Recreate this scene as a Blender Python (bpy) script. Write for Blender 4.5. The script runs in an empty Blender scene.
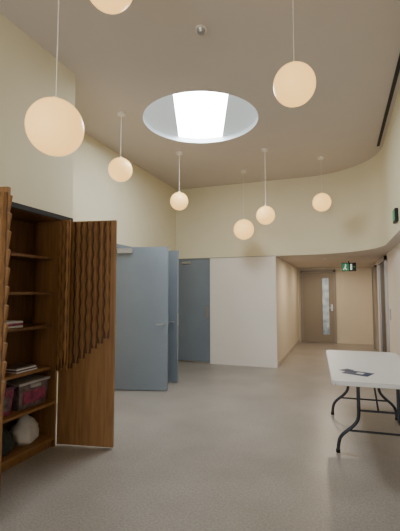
import bpy, bmesh, math, random
from mathutils import Vector, Matrix
random.seed(3)
col = bpy.context.scene.collection

# ---------------- materials ----------------
def mat(name, c, rough=0.6, var=0.0, vscale=4.0, spec=0.3, metal=0.0, bump=0.0, bscale=60, emis=None, estr=0):
    m = bpy.data.materials.new(name); m.use_nodes = True
    nt = m.node_tree; b = nt.nodes['Principled BSDF']
    b.inputs['Base Color'].default_value = (*c, 1)
    b.inputs['Roughness'].default_value = rough
    b.inputs['Specular IOR Level'].default_value = spec
    b.inputs['Metallic'].default_value = metal
    tc = nt.nodes.new('ShaderNodeTexCoord')
    if var > 0:
        n = nt.nodes.new('ShaderNodeTexNoise'); n.inputs['Scale'].default_value = vscale
        n.inputs['Detail'].default_value = 5
        r = nt.nodes.new('ShaderNodeValToRGB')
        r.color_ramp.elements[0].position = 0.3; r.color_ramp.elements[1].position = 0.7
        r.color_ramp.elements[0].color = (*[x*(1-var) for x in c], 1)
        r.color_ramp.elements[1].color = (*[min(1, x*(1+var)) for x in c], 1)
        nt.links.new(tc.outputs['Object'], n.inputs['Vector'])
        nt.links.new(n.outputs['Fac'], r.inputs['Fac'])
        nt.links.new(r.outputs['Color'], b.inputs['Base Color'])
    if bump > 0:
        n2 = nt.nodes.new('ShaderNodeTexNoise'); n2.inputs['Scale'].default_value = bscale
        bp = nt.nodes.new('ShaderNodeBump'); bp.inputs['Strength'].default_value = bump
        bp.inputs['Distance'].default_value = 0.005
        nt.links.new(tc.outputs['Object'], n2.inputs['Vector'])
        nt.links.new(n2.outputs['Fac'], bp.inputs['Height'])
        nt.links.new(bp.outputs['Normal'], b.inputs['Normal'])
    if emis:
        b.inputs['Emission Color'].default_value = (*emis, 1)
        b.inputs['Emission Strength'].default_value = estr
    return m

def wood(name, c1, c2):
    m = mat(name, c1, 0.45)
    nt = m.node_tree; b = nt.nodes['Principled BSDF']
    tc = nt.nodes.new('ShaderNodeTexCoord')
    mp = nt.nodes.new('ShaderNodeMapping'); mp.inputs['Scale'].default_value = (14, 14, 0.9)
    n = nt.nodes.new('ShaderNodeTexNoise'); n.inputs['Scale'].default_value = 3; n.inputs['Detail'].default_value = 6
    n.inputs['Distortion'].default_value = 0.6
    r = nt.nodes.new('ShaderNodeValToRGB')
    r.color_ramp.elements[0].position = 0.3; r.color_ramp.elements[0].color = (*c1, 1)
    r.color_ramp.elements[1].position = 0.75; r.color_ramp.elements[1].color = (*c2, 1)
    nt.links.new(tc.outputs['Object'], mp.inputs['Vector']); nt.links.new(mp.outputs['Vector'], n.inputs['Vector'])
    nt.links.new(n.outputs['Fac'], r.inputs['Fac']); nt.links.new(r.outputs['Color'], b.inputs['Base Color'])
    return m

M_cream = mat('cream_plaster', (0.745, 0.695, 0.505), 0.85, 0.02, 2)
M_white = mat('white_panel', (0.80, 0.75, 0.68), 0.6, 0.015, 2)
M_corr = mat('corridor_paint', (0.70, 0.64, 0.52), 0.8, 0.02, 2)
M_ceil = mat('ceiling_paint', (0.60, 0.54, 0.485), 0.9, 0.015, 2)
M_blue = mat('blue_grey_door_paint', (0.195, 0.235, 0.28), 0.33, 0.05, 2, spec=.55)
M_metal = mat('brushed_steel', (0.45, 0.45, 0.45), 0.35, metal=0.8)
M_black = mat('black_metal', (0.015, 0.015, 0.017), 0.5)
M_leg = mat('grey_powdercoat_steel', (0.04, 0.045, 0.055), 0.4, metal=0.3)
M_table = mat('white_plastic_top', (0.72, 0.71, 0.70), 0.45, bump=0.05, bscale=200)
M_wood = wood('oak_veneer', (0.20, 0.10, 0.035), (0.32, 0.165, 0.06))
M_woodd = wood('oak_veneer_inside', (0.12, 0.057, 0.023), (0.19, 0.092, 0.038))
M_groove = mat('oak_groove_shade', (0.085, 0.04, 0.017), 0.6)  # dark strips put between the fins as painted shade
M_globe = mat('opal_glass_glow', (0.7, 0.5, 0.22), 0.3, emis=(1.0, 0.56, 0.16), estr=1.8)
M_sky = mat('skylight_glass_glow', (0.9, 0.95, 1), 0.3, emis=(0.90, 0.96, 1.0), estr=28)
M_skys = mat('skylight_reveal_glow', (0.42, 0.45, 0.46), 0.6, emis=(0.66, 0.73, 0.74), estr=0.6)  # slight emission stands in for daylight on the side panels and ring
M_base = mat('baseboard_paint', (0.5, 0.46, 0.4), 0.6)
M_door = mat('taupe_door_paint', (0.27, 0.235, 0.19), 0.5)
M_frame = mat('grey_frame_paint', (0.30, 0.28, 0.25), 0.5)
M_glass = mat('door_glass', (0.22, 0.26, 0.23), 0.12, 0.9, 5, spec=.6, emis=(0.75, 0.85, 0.85), estr=0.15)
M_green = mat('exit_green', (0.02, 0.25, 0.12), 0.4, emis=(0.05, 0.6, 0.3), estr=0.1)
M_signw = mat('sign_white', (0.85, 0.9, 0.87), 0.4, emis=(0.8, 1, 0.9), estr=0.3)
M_elev = mat('dark_elevator_steel', (0.06, 0.05, 0.045), 0.35, metal=0.5)
M_paper = mat('navy_leaflet', (0.02, 0.045, 0.12), 0.4)
M_paperw = mat('white_paper', (0.7, 0.7, 0.7), 0.6)

# floor: ground concrete with aggregate speckle
M_floor = mat('ground_concrete', (0.3, 0.28, 0.25), 0.34, spec=0.45)
nt = M_floor.node_tree; b = nt.nodes['Principled BSDF']
tc = nt.nodes.new('ShaderNodeTexCoord')
n1 = nt.nodes.new('ShaderNodeTexNoise'); n1.inputs['Scale'].default_value = 1.3; n1.inputs['Detail'].default_value = 7
n2 = nt.nodes.new('ShaderNodeTexNoise'); n2.inputs['Scale'].default_value = 60; n2.inputs['Detail'].default_value = 5; n2.inputs['Roughness'].default_value = .8
r1 = nt.nodes.new('ShaderNodeValToRGB'); r1.color_ramp.elements[0].position = .3; r1.color_ramp.elements[1].position = .7
r1.color_ramp.elements[0].color = (.295, .268, .240, 1); r1.color_ramp.elements[1].color = (.385, .355, .322, 1)
r2 = nt.nodes.new('ShaderNodeValToRGB'); r2.color_ramp.elements[0].position = .38; r2.color_ramp.elements[1].position = .62
r2.color_ramp.elements[0].color = (.74, .73, .72, 1); r2.color_ramp.elements[1].color = (1.12, 1.12, 1.12, 1)
mx = nt.nodes.new('ShaderNodeMix'); mx.data_type = 'RGBA'; mx.blend_type = 'MULTIPLY'; mx.inputs[0].default_value = 1
nt.links.new(tc.outputs['Object'], n1.inputs['Vector']); nt.links.new(tc.outputs['Object'], n2.inputs['Vector'])
nt.links.new(n1.outputs['Fac'], r1.inputs['Fac']); nt.links.new(n2.outputs['Fac'], r2.inputs['Fac'])
nt.links.new(r1.outputs['Color'], mx.inputs[6]); nt.links.new(r2.outputs['Color'], mx.inputs[7])
nt.links.new(mx.outputs[2], b.inputs['Base Color'])

# ---------------- helpers ----------------
def mesh_obj(name, verts, faces, m, parent=None, smooth=False):
    me = bpy.data.meshes.new(name); me.from_pydata([tuple(v) for v in verts], [], faces)
    bm = bmesh.new(); bm.from_mesh(me); bmesh.ops.recalc_face_normals(bm, faces=bm.faces); bm.to_mesh(me); bm.free()
    me.materials.append(m)
    if smooth:
        for p in me.polygons: p.use_smooth = True
    o = bpy.data.objects.new(name, me); col.objects.link(o)
    if parent: o.parent = parent
    return o
BF = [(0,1,2,3),(4,7,6,5),(0,4,5,1),(1,5,6,2),(2,6,7,3),(3,7,4,0)]
def box(name, lo, hi, m, parent=None, bevel=0):
    x0,y0,z0 = lo; x1,y1,z1 = hi
    v = [(x0,y0,z0),(x1,y0,z0),(x1,y1,z0),(x0,y1,z0),(x0,y0,z1),(x1,y0,z1),(x1,y1,z1),(x0,y1,z1)]
    o = mesh_obj(name, v, BF, m, parent)
    if bevel:
        md = o.modifiers.new('bevel','BEVEL'); md.width = bevel; md.segments = 3
    return o
def empty(name):
    o = bpy.data.objects.new(name, None); col.objects.link(o); o.empty_display_size = 0.1; return o
class Frame:
    """local plan frame: u along p0->p1, v normal to the right-hand/near side"""
    def __init__(s, p0, p1):
        s.p0 = Vector((*p0,0)); d = Vector((*p1,0)) - s.p0; s.L = d.length; s.u = d.normalized()
        s.v = Vector((s.u.y, -s.u.x, 0))
    def P(s, u, v, z): return s.p0 + s.u*u + s.v*v + Vector((0,0,z))
    def box(s, name, u0,u1,v0,v1,z0,z1, m, parent=None, bevel=0):
        vs = [s.P(u0,v0,z0),s.P(u1,v0,z0),s.P(u1,v1,z0),s.P(u0,v1,z0),s.P(u0,v0,z1),s.P(u1,v0,z1),s.P(u1,v1,z1),s.P(u0,v1,z1)]
        o = mesh_obj(name, vs, BF, m, parent)
        if bevel:
            md = o.modifiers.new('bevel','BEVEL'); md.width = bevel; md.segments = 2
        return o
def tube(name, pts, r, m, parent=None, cyc=False, bez=False):
    cu = bpy.data.curves.new(name,'CURVE'); cu.dimensions = '3D'; cu.bevel_depth = r; cu.bevel_resolution = 4; cu.use_fill_caps = True
    sp = cu.splines.new('NURBS' if bez else 'POLY'); sp.points.add(len(pts)-1)
    for p,q in zip(sp.points, pts): p.co = (*q,1)
    if bez: sp.use_endpoint_u = True; sp.order_u = 3
    cu.materials.append(m)
    o = bpy.data.objects.new(name, cu); col.objects.link(o)
    if parent: o.parent = parent
    return o
def cyl(name, c, r, z0, z1, m, parent=None, n=32, r2=None):
    r2 = r if r2 is None else r2
    vs = [(c[0]+r*math.cos(2*math.pi*i/n), c[1]+r*math.sin(2*math.pi*i/n), z0) for i in range(n)]
    vs += [(c[0]+r2*math.cos(2*math.pi*i/n), c[1]+r2*math.sin(2*math.pi*i/n), z1) for i in range(n)]
    f = [tuple(range(n)), tuple(range(2*n-1,n-1,-1))] + [(i,(i+1)%n,n+(i+1)%n,n+i) for i in range(n)]
    return mesh_obj(name, vs, f, m, parent)

# ---------------- geometry constants ----------------
H = 3.8; S = 2.24
XL = -3.42; XB = -2.58; XR = 0.68; YB = 7.82; YC = 12.2; YR = -2.6; XC = -1.22; XW = 0.85; T = 0.12

box('floor', (XL-.3, YR-.3, -.1), (XW+.6, YC+.3, 0), M_floor)

# ceiling with round opening
SC = (-1.71, 4.72); SR = 0.765
bm = bmesh.new()
def loop(pts, z):
    vs = [bm.verts.new((x,y,z)) for x,y in pts]
    return [bm.edges.new((vs[i], vs[(i+1)%len(vs)])) for i in range(len(vs))]
circ = [(SC[0]+SR*math.cos(2*math.pi*i/72), SC[1]+SR*math.sin(2*math.pi*i/72)) for i in range(72)]
e = loop([(XL-T,YR-T),(XW+T,YR-T),(XW+T,YB+T),(XL-T,YB+T)], H) + loop(circ, H)
bmesh.ops.triangle_fill(bm, edges=e, use_beauty=True)
me = bpy.data.meshes.new('ceiling'); bm.to_mesh(me); bm.free(); me.materials.append(M_ceil)
ceil = bpy.data.objects.new('ceiling', me); col.objects.link(ceil)

# skylight
sky = empty('round_skylight')
n = 72; hgt = 0.07
vs = [(x,y,H-.004) for x,y in circ] + [(x,y,H+hgt) for x,y in circ]
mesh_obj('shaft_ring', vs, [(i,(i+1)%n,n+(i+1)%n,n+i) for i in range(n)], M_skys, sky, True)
th = math.radians(20)
fd = Vector((-math.sin(th), math.cos(th))); rt = Vector((math.cos(th), math.sin(th)))
w = 0.33
def seg_poly(a0, a1, k=30):
    return [(SR*math.sin(a0+(a1-a0)*i/k), SR*math.cos(a0+(a1-a0)*i/k)) for i in range(k+1)]  # (right, fwd)
def W2(p): q = Vector(SC)+rt*p[0]+fd*p[1]; return (q.x,q.y)
am = math.asin(w/SR)
top = seg_poly(-am, am); bot = seg_poly(math.pi-am, math.pi+am)
pl = [W2(p) for p in top+bot]
mesh_obj('glazing', [(x,y,H+hgt) for x,y in pl], [tuple(range(len(pl)))], M_sky, sky)
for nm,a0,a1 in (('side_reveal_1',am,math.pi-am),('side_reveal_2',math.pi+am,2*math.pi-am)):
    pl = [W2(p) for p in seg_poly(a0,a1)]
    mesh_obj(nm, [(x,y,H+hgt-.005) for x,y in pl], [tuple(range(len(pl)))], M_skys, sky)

# ---------------- walls ----------------
box('wall_left', (XL-T, 3.24, 0), (XL, YB, H), M_cream)
box('wall_left_bulkhead', (XL-T, YR, S+.02), (XB, 3.24, H), M_cream)
box('wall_left_near', (XL-T, YR, 0), (XB, 1.3, S+.02), M_cream)
box('wall_back_upper', (XL-T, YB, S), (XC, YB+T, H), M_cream)
box('wall_back_panel', (-2.62, YB+.005, 0), (XC, YB+T, S), M_white)
box('wall_back_behind_door', (XL-T, YB+.07, 0), (-2.62, YB+T, S), M_cream)
# curved upper wall + soffit
R = 1.3
arc = [(XR-R+R*math.cos(math.pi/2*i/24), YB-R+R*math.sin(math.pi/2*i/24)) for i in range(25)]
path = [(XR, YR)] + arc + [(XC, YB)]
vs = [(x,y,S) for x,y in path]+[(x,y,H) for x,y in path]; k = len(path)
o = mesh_obj('wall_right_upper_curved', vs, [(i,i+1,k+i+1,k+i) for i in range(k-1)], M_cream, None, True)
sof = path + [(XC,YC),(XW,YC),(XW,YR)]
mesh_obj('ceiling_soffit', [(x,y,S) for x,y in sof], [tuple(range(len(sof)))], M_ceil)
box('wall_right', (XW, YR, 0), (XW+T, YC, S+.05), M_white)
box('wall_corridor_left', (XC-T, YB+T, 0), (XC, YC, S+.05), M_corr)
box('wall_corridor_end', (XC-T, YC, 0), (XW+T, YC+T, S+.05), M_corr)
# unseen rear wall; big mullioned opening added to let world light in
box('wall_rear_left', (XL-T, YR-T, 0), (-2.4, YR, H), M_cream)
box('wall_rear_right', (.4, YR-T, 0), (XW+T, YR, H), M_cream)
box('wall_rear_top', (-2.4, YR-T, 3.3), (.4, YR, H), M_cream)
wn = empty('added_light_opening')
for i,x in enumerate((-2.4,-1.48,-.56,.35)):
    box(f'mullion_{i+1}', (x, YR-.1, 0), (x+.05, YR-.04, 3.3), M_black, wn)
# baseboards
box('baseboard_left', (XL, 3.26, 0), (XL+.012, 5.15, .1), M_base)
box('baseboard_corridor', (XC, YB+T, 0), (XC+.012, YC-.01, .08), M_base)
box('baseboard_right', (XW-.012, YR, 0), (XW, 7.95, .1), M_base)
box('trim_1', (XC-.015, YB-.004, 0), (XC+.004, YB+.02, S), M_white)
box('trim_2', (XL, YB-.006, S-.008), (XC, YB+.004, S+.004), M_frame)

# linear slot diffuser in the ceiling
box('linear_slot_diffuser', (.59, 2.6, H-.012), (.63, 6.5, H-.001), M_black)

# ---------------- blue doors ----------------
def blue_leaf(name, p0, p1, z1=S-.03, closer=True):
    e = empty(name); F = Frame(p0,p1); L = F.L
    F.box('leaf', 0, L, -.022, .022, .012, z1, M_blue, e, .003)
    for zz in (.25, 1.1, 1.95):
        F.box(f'hinge_{zz}', -.012, .004, -.03, .012, zz-.06, zz+.06, M_metal, e)
    if closer:
        F.box('closer_body', .12, .36, .022, .062, z1-.1, z1-.04, M_metal, e, .006)
        F.box('closer_arm', .05, .34, .035, .048, z1-.036, z1-.022, M_metal, e)
    F.box('edge_plate', L, L+.003, -.012, .012, .95, 1.15, M_metal, e)
    for s,nm in ((1,'near'),(-1,'far')):
        va, vb = sorted((s*.022, s*.05)); vc, vd = sorted((s*.05, s*.066))
        F.box(f'lever_stem_{nm}', L-.075, L-.055, va, vb, 1.0, 1.02, M_metal, e)
        F.box(f'lever_{nm}', L-.17, L-.055, vc, vd, 1.0, 1.02, M_metal, e, .004)
    return e
blue_leaf('door_1', (-3.39,5.20), (-2.51,5.45))
blue_leaf('door_2', (-3.38,6.02), (-2.57,5.98))
d3 = empty('door_3'); F = Frame((-3.39,7.86),(-2.63,7.86))
F.box('leaf', 0, F.L, -.022, .022, .03, S-.03, M_blue, d3, .003)
F.box('closer_body', .12, .34, .022, .055, S-.12, S-.07, M_metal, d3, .005)
F.box('push_plate', F.L-.11, F.L-.03, .022, .026, .95, 1.2, M_metal, d3)
F.box('frame_left', -.03, 0, -.03, .03, 0, S-.005, M_blue, d3)
F.box('frame_top', -.03, F.L+.005, -.03, .03, S-.028, S-.005, M_blue, d3)
df = empty('door_frame')
box('jamb_1', (XL, 5.13, 0), (XL+.03, 5.19, S), M_blue, df)
box('jamb_2', (XL, 6.06, 0), (XL+.03, 6.12, S), M_blue, df)
box('head', (XL, 5.13, S), (XL+.03, 6.12, S+.05), M_blue, df)

# ---------------- corridor end door ----------------
cd = empty('door_4'); F = Frame((-1.08,YC-.03),(-.19,YC-.03))
ga, gb = .57, .75
F.box('leaf_left', 0, ga, -.02, .02, .01, 2.1, M_door, cd)
F.box('leaf_right', gb, F.L, -.02, .02, .01, 2.1, M_door, cd)
F.box('leaf_top', ga, gb, -.02, .02, 1.92, 2.1, M_door, cd)
F.box('leaf_bottom', ga, gb, -.02, .02, .01, .25, M_door, cd)
F.box('vision_glass', ga, gb, -.006, .006, .25, 1.92, M_glass, cd)
F.box('jamb_left', -.06, 0, -.03, .03, 0, 2.17, M_frame, cd)
F.box('jamb_right', F.L, F.L+.06, -.03, .03, 0, 2.17, M_frame, cd)
F.box('head', -.06, F.L+.06, -.03, .03, 2.11, 2.17, M_frame, cd)
F.box('lever_plate', .81, .86, .02, .028, .95, 1.15, M_metal, cd)
F.box('lever', .72, .85, .045, .06, 1.03, 1.05, M_metal, cd)
F.box('lever_stem', .83, .85, .028, .05, 1.03, 1.05, M_metal, cd)

# elevator & side door on right corridor wall
el = empty('door_5')
box('panel_left', (XW-.02, 8.2, 0), (XW-.001, 8.75, 2.1), M_elev, el)
box('panel_right', (XW-.02, 8.76, 0), (XW-.001, 9.3, 2.1), M_elev, el)
box('jamb_near', (XW-.05, 8.1, 0), (XW-.001, 8.19, 2.2), M_metal, el)
box('jamb_far', (XW-.05, 9.31, 0), (XW-.001, 9.4, 2.2), M_metal, el)
box('head', (XW-.05, 8.1, 2.11), (XW-.001, 9.4, 2.2), M_metal, el)
sd = empty('door_6')
box('leaf', (XW-.02, 10.4, .01), (XW-.001, 11.3, 2.1), M_door, sd)
box('jamb_near', (XW-.05, 10.33, 0), (XW-.001, 10.39, 2.17), M_frame, sd)
box('jamb_far', (XW-.05, 11.31, 0), (XW-.001, 11.37, 2.17), M_frame, sd)
box('head', (XW-.05, 10.33, 2.11), (XW-.001, 11.37, 2.17), M_frame, sd)
box('call_button_plate', (XW-.012, 7.75, 1.0), (XW-.0005, 7.85, 1.2), M_metal)

# exit sign
ex = empty('exit_sign')
ex_x, ex_y = .2, 9.74
box('housing', (ex_x-.16, ex_y-.02, 2.0), (ex_x+.16, ex_y+.02, 2.2), M_black, ex)
box('green_half', (ex_x-.15, ex_y-.024, 2.015), (ex_x+.0, ex_y-.0205, 2.185), M_green, ex)
box('door_mark', (ex_x+.03, ex_y-.024, 2.03), (ex_x+.07, ex_y-.0205, 2.17), M_signw, ex)
box('arrow_shaft', (ex_x+.085, ex_y-.024, 2.09), (ex_x+.14, ex_y-.0205, 2.11), M_green, ex)
cyl('runner_head', (ex_x-.07, ex_y-.026), .012, 2.15, 2.17, M_signw, ex, 12)
F = Frame((ex_x-.12,ex_y-.0245),(ex_x-.03,ex_y-.0245))
mesh_obj('runner_body', [F.P(.04,.002,2.145),F.P(.065,.002,2.14),F.P(.05,.002,2.09),F.P(.08,.002,2.03),F.P(.06,.002,2.03),F.P(.035,.002,2.07),F.P(.01,.002,2.03),F.P(-.01,.002,2.035),F.P(.025,.002,2.09)], [tuple(range(9))], M_signw, ex)
tube('stem', [(ex_x,ex_y,2.2),(ex_x,ex_y,S)], .012, M_black, ex)
wd = empty('wall_mounted_exit_sign')
box('housing', (XR-.04, 5.12, 2.36), (XR-.001, 5.34, 2.52), M_black, wd, .005)
box('face', (XR-.043, 5.14, 2.38), (XR-.0405, 5.32, 2.5), M_green, wd)

def detector(x,y):
    e = empty('smoke_detector')
    cyl('base', (x,y), .05, H-.018, H-.001, M_white, e, 28)
    cyl('sensor', (x,y), .027, H-.045, H-.018, M_metal, e, 24, .04)
detector(-1.09, 3.02)

# corridor lamps
for i,(x,y) in enumerate(((-.3,8.9),(-.3,11.0))):
    e = empty('recessed_downlight')
    cyl('trim_ring', (x,y), .05, S-.006, S-.001, M_white, e)
    ld = bpy.data.lights.new('corridor_spot','AREA'); ld.shape='DISK'; ld.size=.08; ld.energy=(26,17)[i]; ld.color=(1,.80,.58)
    lo = bpy.data.objects.new('corridor_lamp', ld); lo.location=(x,y,S-.012); col.objects.link(lo); lo.parent = e

# ---------------- pendant globes ----------------
G = [(-1.38,1.58,2.36,.146),(-2.59,4.16,3.055,.150),(-2.44,5.71,2.985,.146),(-1.68,7.02,2.68,.188),
     (-1.09,6.05,2.725,.146),(-.26,6.74,3.02,.152),(-.27,2.68,2.955,.146),(-1.25,1.86,3.33,.146)]
for (x,y,z,r) in G:
    e = empty('globe_pendant_light')
    me = bpy.data.meshes.new('opal_globe'); bm = bmesh.new()
    bmesh.ops.create_uvsphere(bm, u_segments=40, v_segments=24, radius=r); bm.to_mesh(me); bm.free()
    for p in me.polygons: p.use_smooth=True
    me.materials.append(M_globe)
    o = bpy.data.objects.new('opal_globe', me); o.location=(x,y,z); col.objects.link(o); o.parent=e
    cyl('neck_cap', (x,y), .022, z+r-.006, z+r+.018, M_white, e, 24, .014)
    tube('cord', [(x,y,z+r+.015),(x,y,H-.02)], .0028, M_white, e)
    cyl('ceiling_canopy', (x,y), .05, H-.03, H-.001, M_white, e, 28, .055)

# ---------------- cabinet ----------------
cab = empty('storage_cabinet')
cx0, cx1, cy0, cy1 = -2.97, -2.66, 1.35, 3.14
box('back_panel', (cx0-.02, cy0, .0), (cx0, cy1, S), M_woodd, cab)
box('side_right', (cx0, cy1-.0, .0), (cx1, cy1+.025, S), M_wood, cab)
box('side_left', (cx0, cy0-.025, .0), (XB, cy0, S), M_wood, cab)
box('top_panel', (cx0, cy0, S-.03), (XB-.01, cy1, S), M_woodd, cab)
box('plinth', (cx0, cy0, 0), (cx1-.03, cy1, .08), M_wood, cab)
box('black_head_track', (XB-.02, cy0, S-.025), (XB+.01, 3.24, S+.02), M_black, cab)
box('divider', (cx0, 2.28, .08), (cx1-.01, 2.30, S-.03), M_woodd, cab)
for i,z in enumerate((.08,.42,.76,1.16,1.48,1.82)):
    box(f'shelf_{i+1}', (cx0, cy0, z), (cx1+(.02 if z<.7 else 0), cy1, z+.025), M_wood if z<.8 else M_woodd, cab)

def ribbed(F, u0,u1,v,z0,z1, nr, m, parent, nm, zend, dep=.03, amp=.014):
    """tapered fins whose long edges undulate (wave-cut slats) and end in a point"""
    w_ = (u1-u0)/nr; NZ = 44
    for i in range(nr):
        a = u0+i*w_; zb = zend(i)
        F.box(f'{nm}_groove_{i+1}', a, a+w_, v, v+.002, zb+.03, z1, M_groove, parent)
        vs=[]; fs=[]
        for j in range(NZ+1):
            z = zb+(z1-zb)*j/NZ
            tip = min(1, (z-zb)/.14+.05)
            wave = amp*(.5+.5*math.sin(z*2*math.pi/.16 + i*math.pi))
            hw_ = w_*(.37+.07*math.sin(z*2*math.pi/.16 + i*math.pi))*tip
            c = a+w_*.5
            vs += [F.P(c-hw_,v,z),F.P(c-hw_*.2,v+(dep*.55+wave)*tip,z),F.P(c+hw_*.55,v+(dep*.55+wave)*tip,z),F.P(c+hw_,v,z)]
        for j in range(NZ):
            for q in range(3):
                fs.append((4*j+q,4*j+q+1,4*j+q+5,4*j+q+4))
            fs.append((4*j+3,4*j,4*j+4,4*j+7))
        fs += [(0,1,2,3),(4*NZ,4*NZ+3,4*NZ+2,4*NZ+1)]
        mesh_obj(f'{nm}_{i+1}', vs, fs, m, parent)
# shorter inner leaf (ends at 0.75 m), standing in front of the tall leaf
Fs = Frame((-2.87,3.07),(-2.465,3.06))
Fs.box('upper_inner_leaf', 0, Fs.L, -.02, 0, .76, S-.03, M_wood, cab)
ribbed(Fs, Fs.L-.12, Fs.L, 0, .8, S-.05, 3, M_wood, cab, 'side_flute', lambda i: .72+.03*i)
# tall right leaf
Ft = Frame((-2.66,3.19),(-2.09,3.30))
Ft.box('door_leaf_right', 0, Ft.L, -.014, .014, .015, S-.02, M_wood, cab, .002)
ribbed(Ft, .09, Ft.L-.05, .014, .7, S-.03, 7, M_wood, cab, 'flute', lambda i: .72+.05*i)
# left leaf, near the camera
Fl = Frame((-2.58,1.88),(-2.11,1.99))
Fl.box('door_leaf_left', 0, Fl.L, -.014, .014, .015, S-.02, M_wood, cab, .002)
ribbed(Fl, .02, Fl.L, .014, .7, S-.06, 7, M_wood, cab, 'flute_left', lambda i: .74+.06*(i%3))
for k_ in range(11):
    z = .8+k_*.125
    vs=[Fl.P(Fl.L-.001,.014,z),Fl.P(Fl.L-.001,-.014,z),Fl.P(Fl.L-.001,-.014,z+.12),Fl.P(Fl.L-.001,.014,z+.12),Fl.P(Fl.L+.016,.014,z+.11),Fl.P(Fl.L+.016,-.014,z+.11)]
    mesh_obj(f'scallop_{k_+1}', vs, [(0,1,5,4),(2,3,4,5),(0,4,3),(1,2,5),(0,3,2,1)], M_wood, cab)

# bins
def bin_(name, x0,x1,y0,y1,z0,h,mb,ml,mi):
    e = empty(name)
    t=.02
    vs=[(x0+t,y0+t,z0),(x1-t,y0+t,z0),(x1-t,y1-t,z0),(x0+t,y1-t,z0),(x0,y0,z0+h),(x1,y0,z0+h),(x1,y1,z0+h),(x0,y1,z0+h)]
    o=mesh_obj('tub', vs, BF, mb, e); md=o.modifiers.new('b','BEVEL'); md.width=.012; md.segments=2
    box('lid', (x0-.004,y0-.008,z0+h), (x1+.008,y1+.008,z0+h+.022), ml, e, .006)
    box('handle', (x1-.005,(y0+y1)/2-.06,z0+h-.035),(x1+.018,(y0+y1)/2+.06,z0+h-.005), ml, e, .005)
    box('label', (x1-.012,y0+.05,z0+.05),(x1-.002,y1-.05,z0+h-.06), mi, e)
M_pink = mat('magenta_plastic',(.24,.05,.10),.4,.5,18)
M_tub = mat('smoky_plastic',(.14,.11,.11),.3,.5,20)
M_lid = mat('pale_lid',(.40,.38,.37),.4)
M_lidp = mat('purple_lid',(.10,.05,.08),.4)
M_cloth = mat('white_bag_cloth',(.5,.48,.46),.8,.1,10)
M_bagd = mat('dark_bag_cloth',(.04,.045,.04),.8,.2,10)
bin_('storage_bin', -2.955,-2.68,2.32,2.66,.446,.22,M_pink,M_lidp,M_tub)
bin_('storage_bin', -2.955,-2.68,2.71,3.08,.446,.22,M_tub,M_lid,M_pink)
def bag(name,x,y,z,sx,sy,sz,m):
    me=bpy.data.meshes.new(name); bm=bmesh.new()
    bmesh.ops.create_icosphere(bm,subdivisions=4,radius=1)
    for v in bm.verts:
        c=v.co; k=1+.09*math.sin(5*c.x+3*c.z)+.07*math.sin(9*c.y+4*c.x)+.04*math.sin(17*c.z+6*c.y)
        zz=max(c.z,-.75); pin=1-.6*max(0,zz)**1.5
        v.co=Vector((c.x*k*pin*sx,c.y*k*pin*sy,(zz+.75)/1.75*sz))
    bm.to_mesh(me); bm.free(); me.materials.append(m)
    for p in me.polygons: p.use_smooth=True
    o=bpy.data.objects.new(name,me); o.location=(x,y,z); col.objects.link(o)
bag('cloth_bag',-2.80,2.90,.106,.11,.14,.27,M_cloth)
bag('cloth_bag',-2.80,2.62,.106,.11,.11,.24,M_bagd)
ps = empty('paper_stack')
for i in range(4):
    box(f'sheets_{i+1}', (-2.9+.01*i,2.68,.786+.012*i), (-2.69,2.93-.01*i,.797+.012*i), (M_paperw,M_lidp,M_paperw,M_tub)[i], ps)
ps = empty('folded_cloths')
for i in range(3):
    box(f'fold_{i+1}', (-2.9,2.5+.01*i,1.186+.02*i), (-2.7,2.75,1.205+.02*i), (M_cloth,M_pink,M_cloth)[i], ps, .006)

# ---------------- folding table ----------------
tb = empty('folding_table')
tc_ = Vector((.27,4.53)); ang = math.radians(3.5)
def TP(x,y,z):
    return (tc_.x + x*math.cos(ang)-y*math.sin(ang), tc_.y + x*math.sin(ang)+y*math.cos(ang), z)
hw, hl, rc = .415, .93, .06
out=[]
for cxs,cys,a0 in ((1,1,0),(-1,1,90),(-1,-1,180),(1,-1,270)):
    for i in range(7):
        a=math.radians(a0+15*i); out.append((cxs*(hw-rc)+rc*math.cos(a), cys*(hl-rc)+rc*math.sin(a)))
k=len(out)
vs=[TP(x,y,.70) for x,y in out]+[TP(x,y,.742) for x,y in out]
o=mesh_obj('top', vs, [tuple(range(k)),tuple(range(2*k-1,k-1,-1))]+[(i,(i+1)%k,k+(i+1)%k,k+i) for i in range(k)], M_table, tb)
md=o.modifiers.new('b','BEVEL'); md.width=.006; md.segments=3
for s in (-1,1):
    tube(f'side_rail_{s}', [TP(s*.33,-.8,.69),TP(s*.33,.8,.69)], .012, M_leg, tb)
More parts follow.
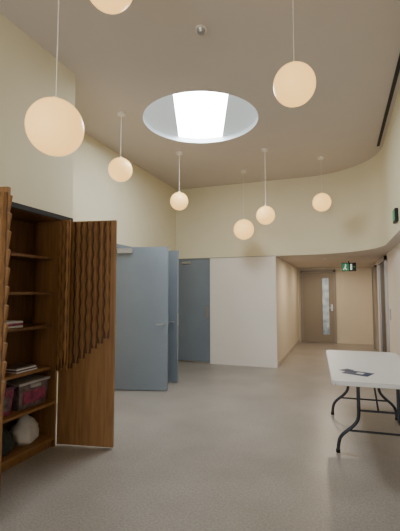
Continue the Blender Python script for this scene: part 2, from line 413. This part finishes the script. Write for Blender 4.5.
for j,(ye,dirn) in enumerate(((-.55,1),(.62,-1))):
    tube(f'top_bar_{j}', [TP(-.33,ye,.685),TP(.33,ye,.685)], .013, M_leg, tb)
    for s in (-1,1):
        tube(f'leg_{j}_{s}', [TP(s*.17,ye,.685),TP(s*.17,ye,.45),TP(s*.17,ye,.32),TP(s*.22,ye,.25),TP(s*.32,ye,.17),TP(s*.355,ye,.1),TP(s*.36,ye,.012)], .016, M_leg, tb, bez=True)
        cyl(f'foot_{j}_{s}', TP(s*.36,ye,0)[:2], .02, 0, .03, M_black, tb, 16)
    tube(f'cross_bar_{j}', [TP(-.17,ye,.40),TP(.17,ye,.40)], .010, M_leg, tb)
    tube(f'low_bar_{j}', [TP(-.26,ye,.21),TP(.26,ye,.21)], .010, M_leg, tb)
    tube(f'brace_{j}', [TP(0,ye,.40),TP(0,ye+dirn*.36,.69)], .009, M_leg, tb)
lf = empty('leaflet')
def quad(nm,cx_,cy_,w_,h_,r_,z,m):
    c=math.cos(r_); s=math.sin(r_)
    p=[(cx_+dx*c-dy*s, cy_+dx*s+dy*c) for dx,dy in ((-w_,-h_),(w_,-h_),(w_,h_),(-w_,h_))]
    mesh_obj(nm,[(*TP(x,y,z)[:2],z) for x,y in p]+[(*TP(x,y,z)[:2],z+.002) for x,y in p],BF,m,lf)
quad('sheet', -.17,-.56,.09,.12,1.1,.7425,M_paper)
quad('print_block', -.15,-.57,.03,.03,1.1,.7445,M_paperw)
quad('sheet_small', -.26,-.43,.06,.04,.8,.7425,M_paper)

# ---------------- world & camera ----------------
wd_ = bpy.data.worlds.new('world'); bpy.context.scene.world = wd_; wd_.use_nodes = True
bg = wd_.node_tree.nodes['Background']; bg.inputs[0].default_value=(.95,.97,1,1); bg.inputs[1].default_value=4.7

cd_ = bpy.data.cameras.new('camera'); cam = bpy.data.objects.new('camera', cd_); col.objects.link(cam)
cd_.sensor_fit='VERTICAL'; cd_.sensor_height=36; cd_.lens=36*385/531; cd_.clip_start=.05
cam.location=(0,0,1.5); cam.rotation_euler=(math.radians(94),0,math.radians(20))
bpy.context.scene.camera = cam
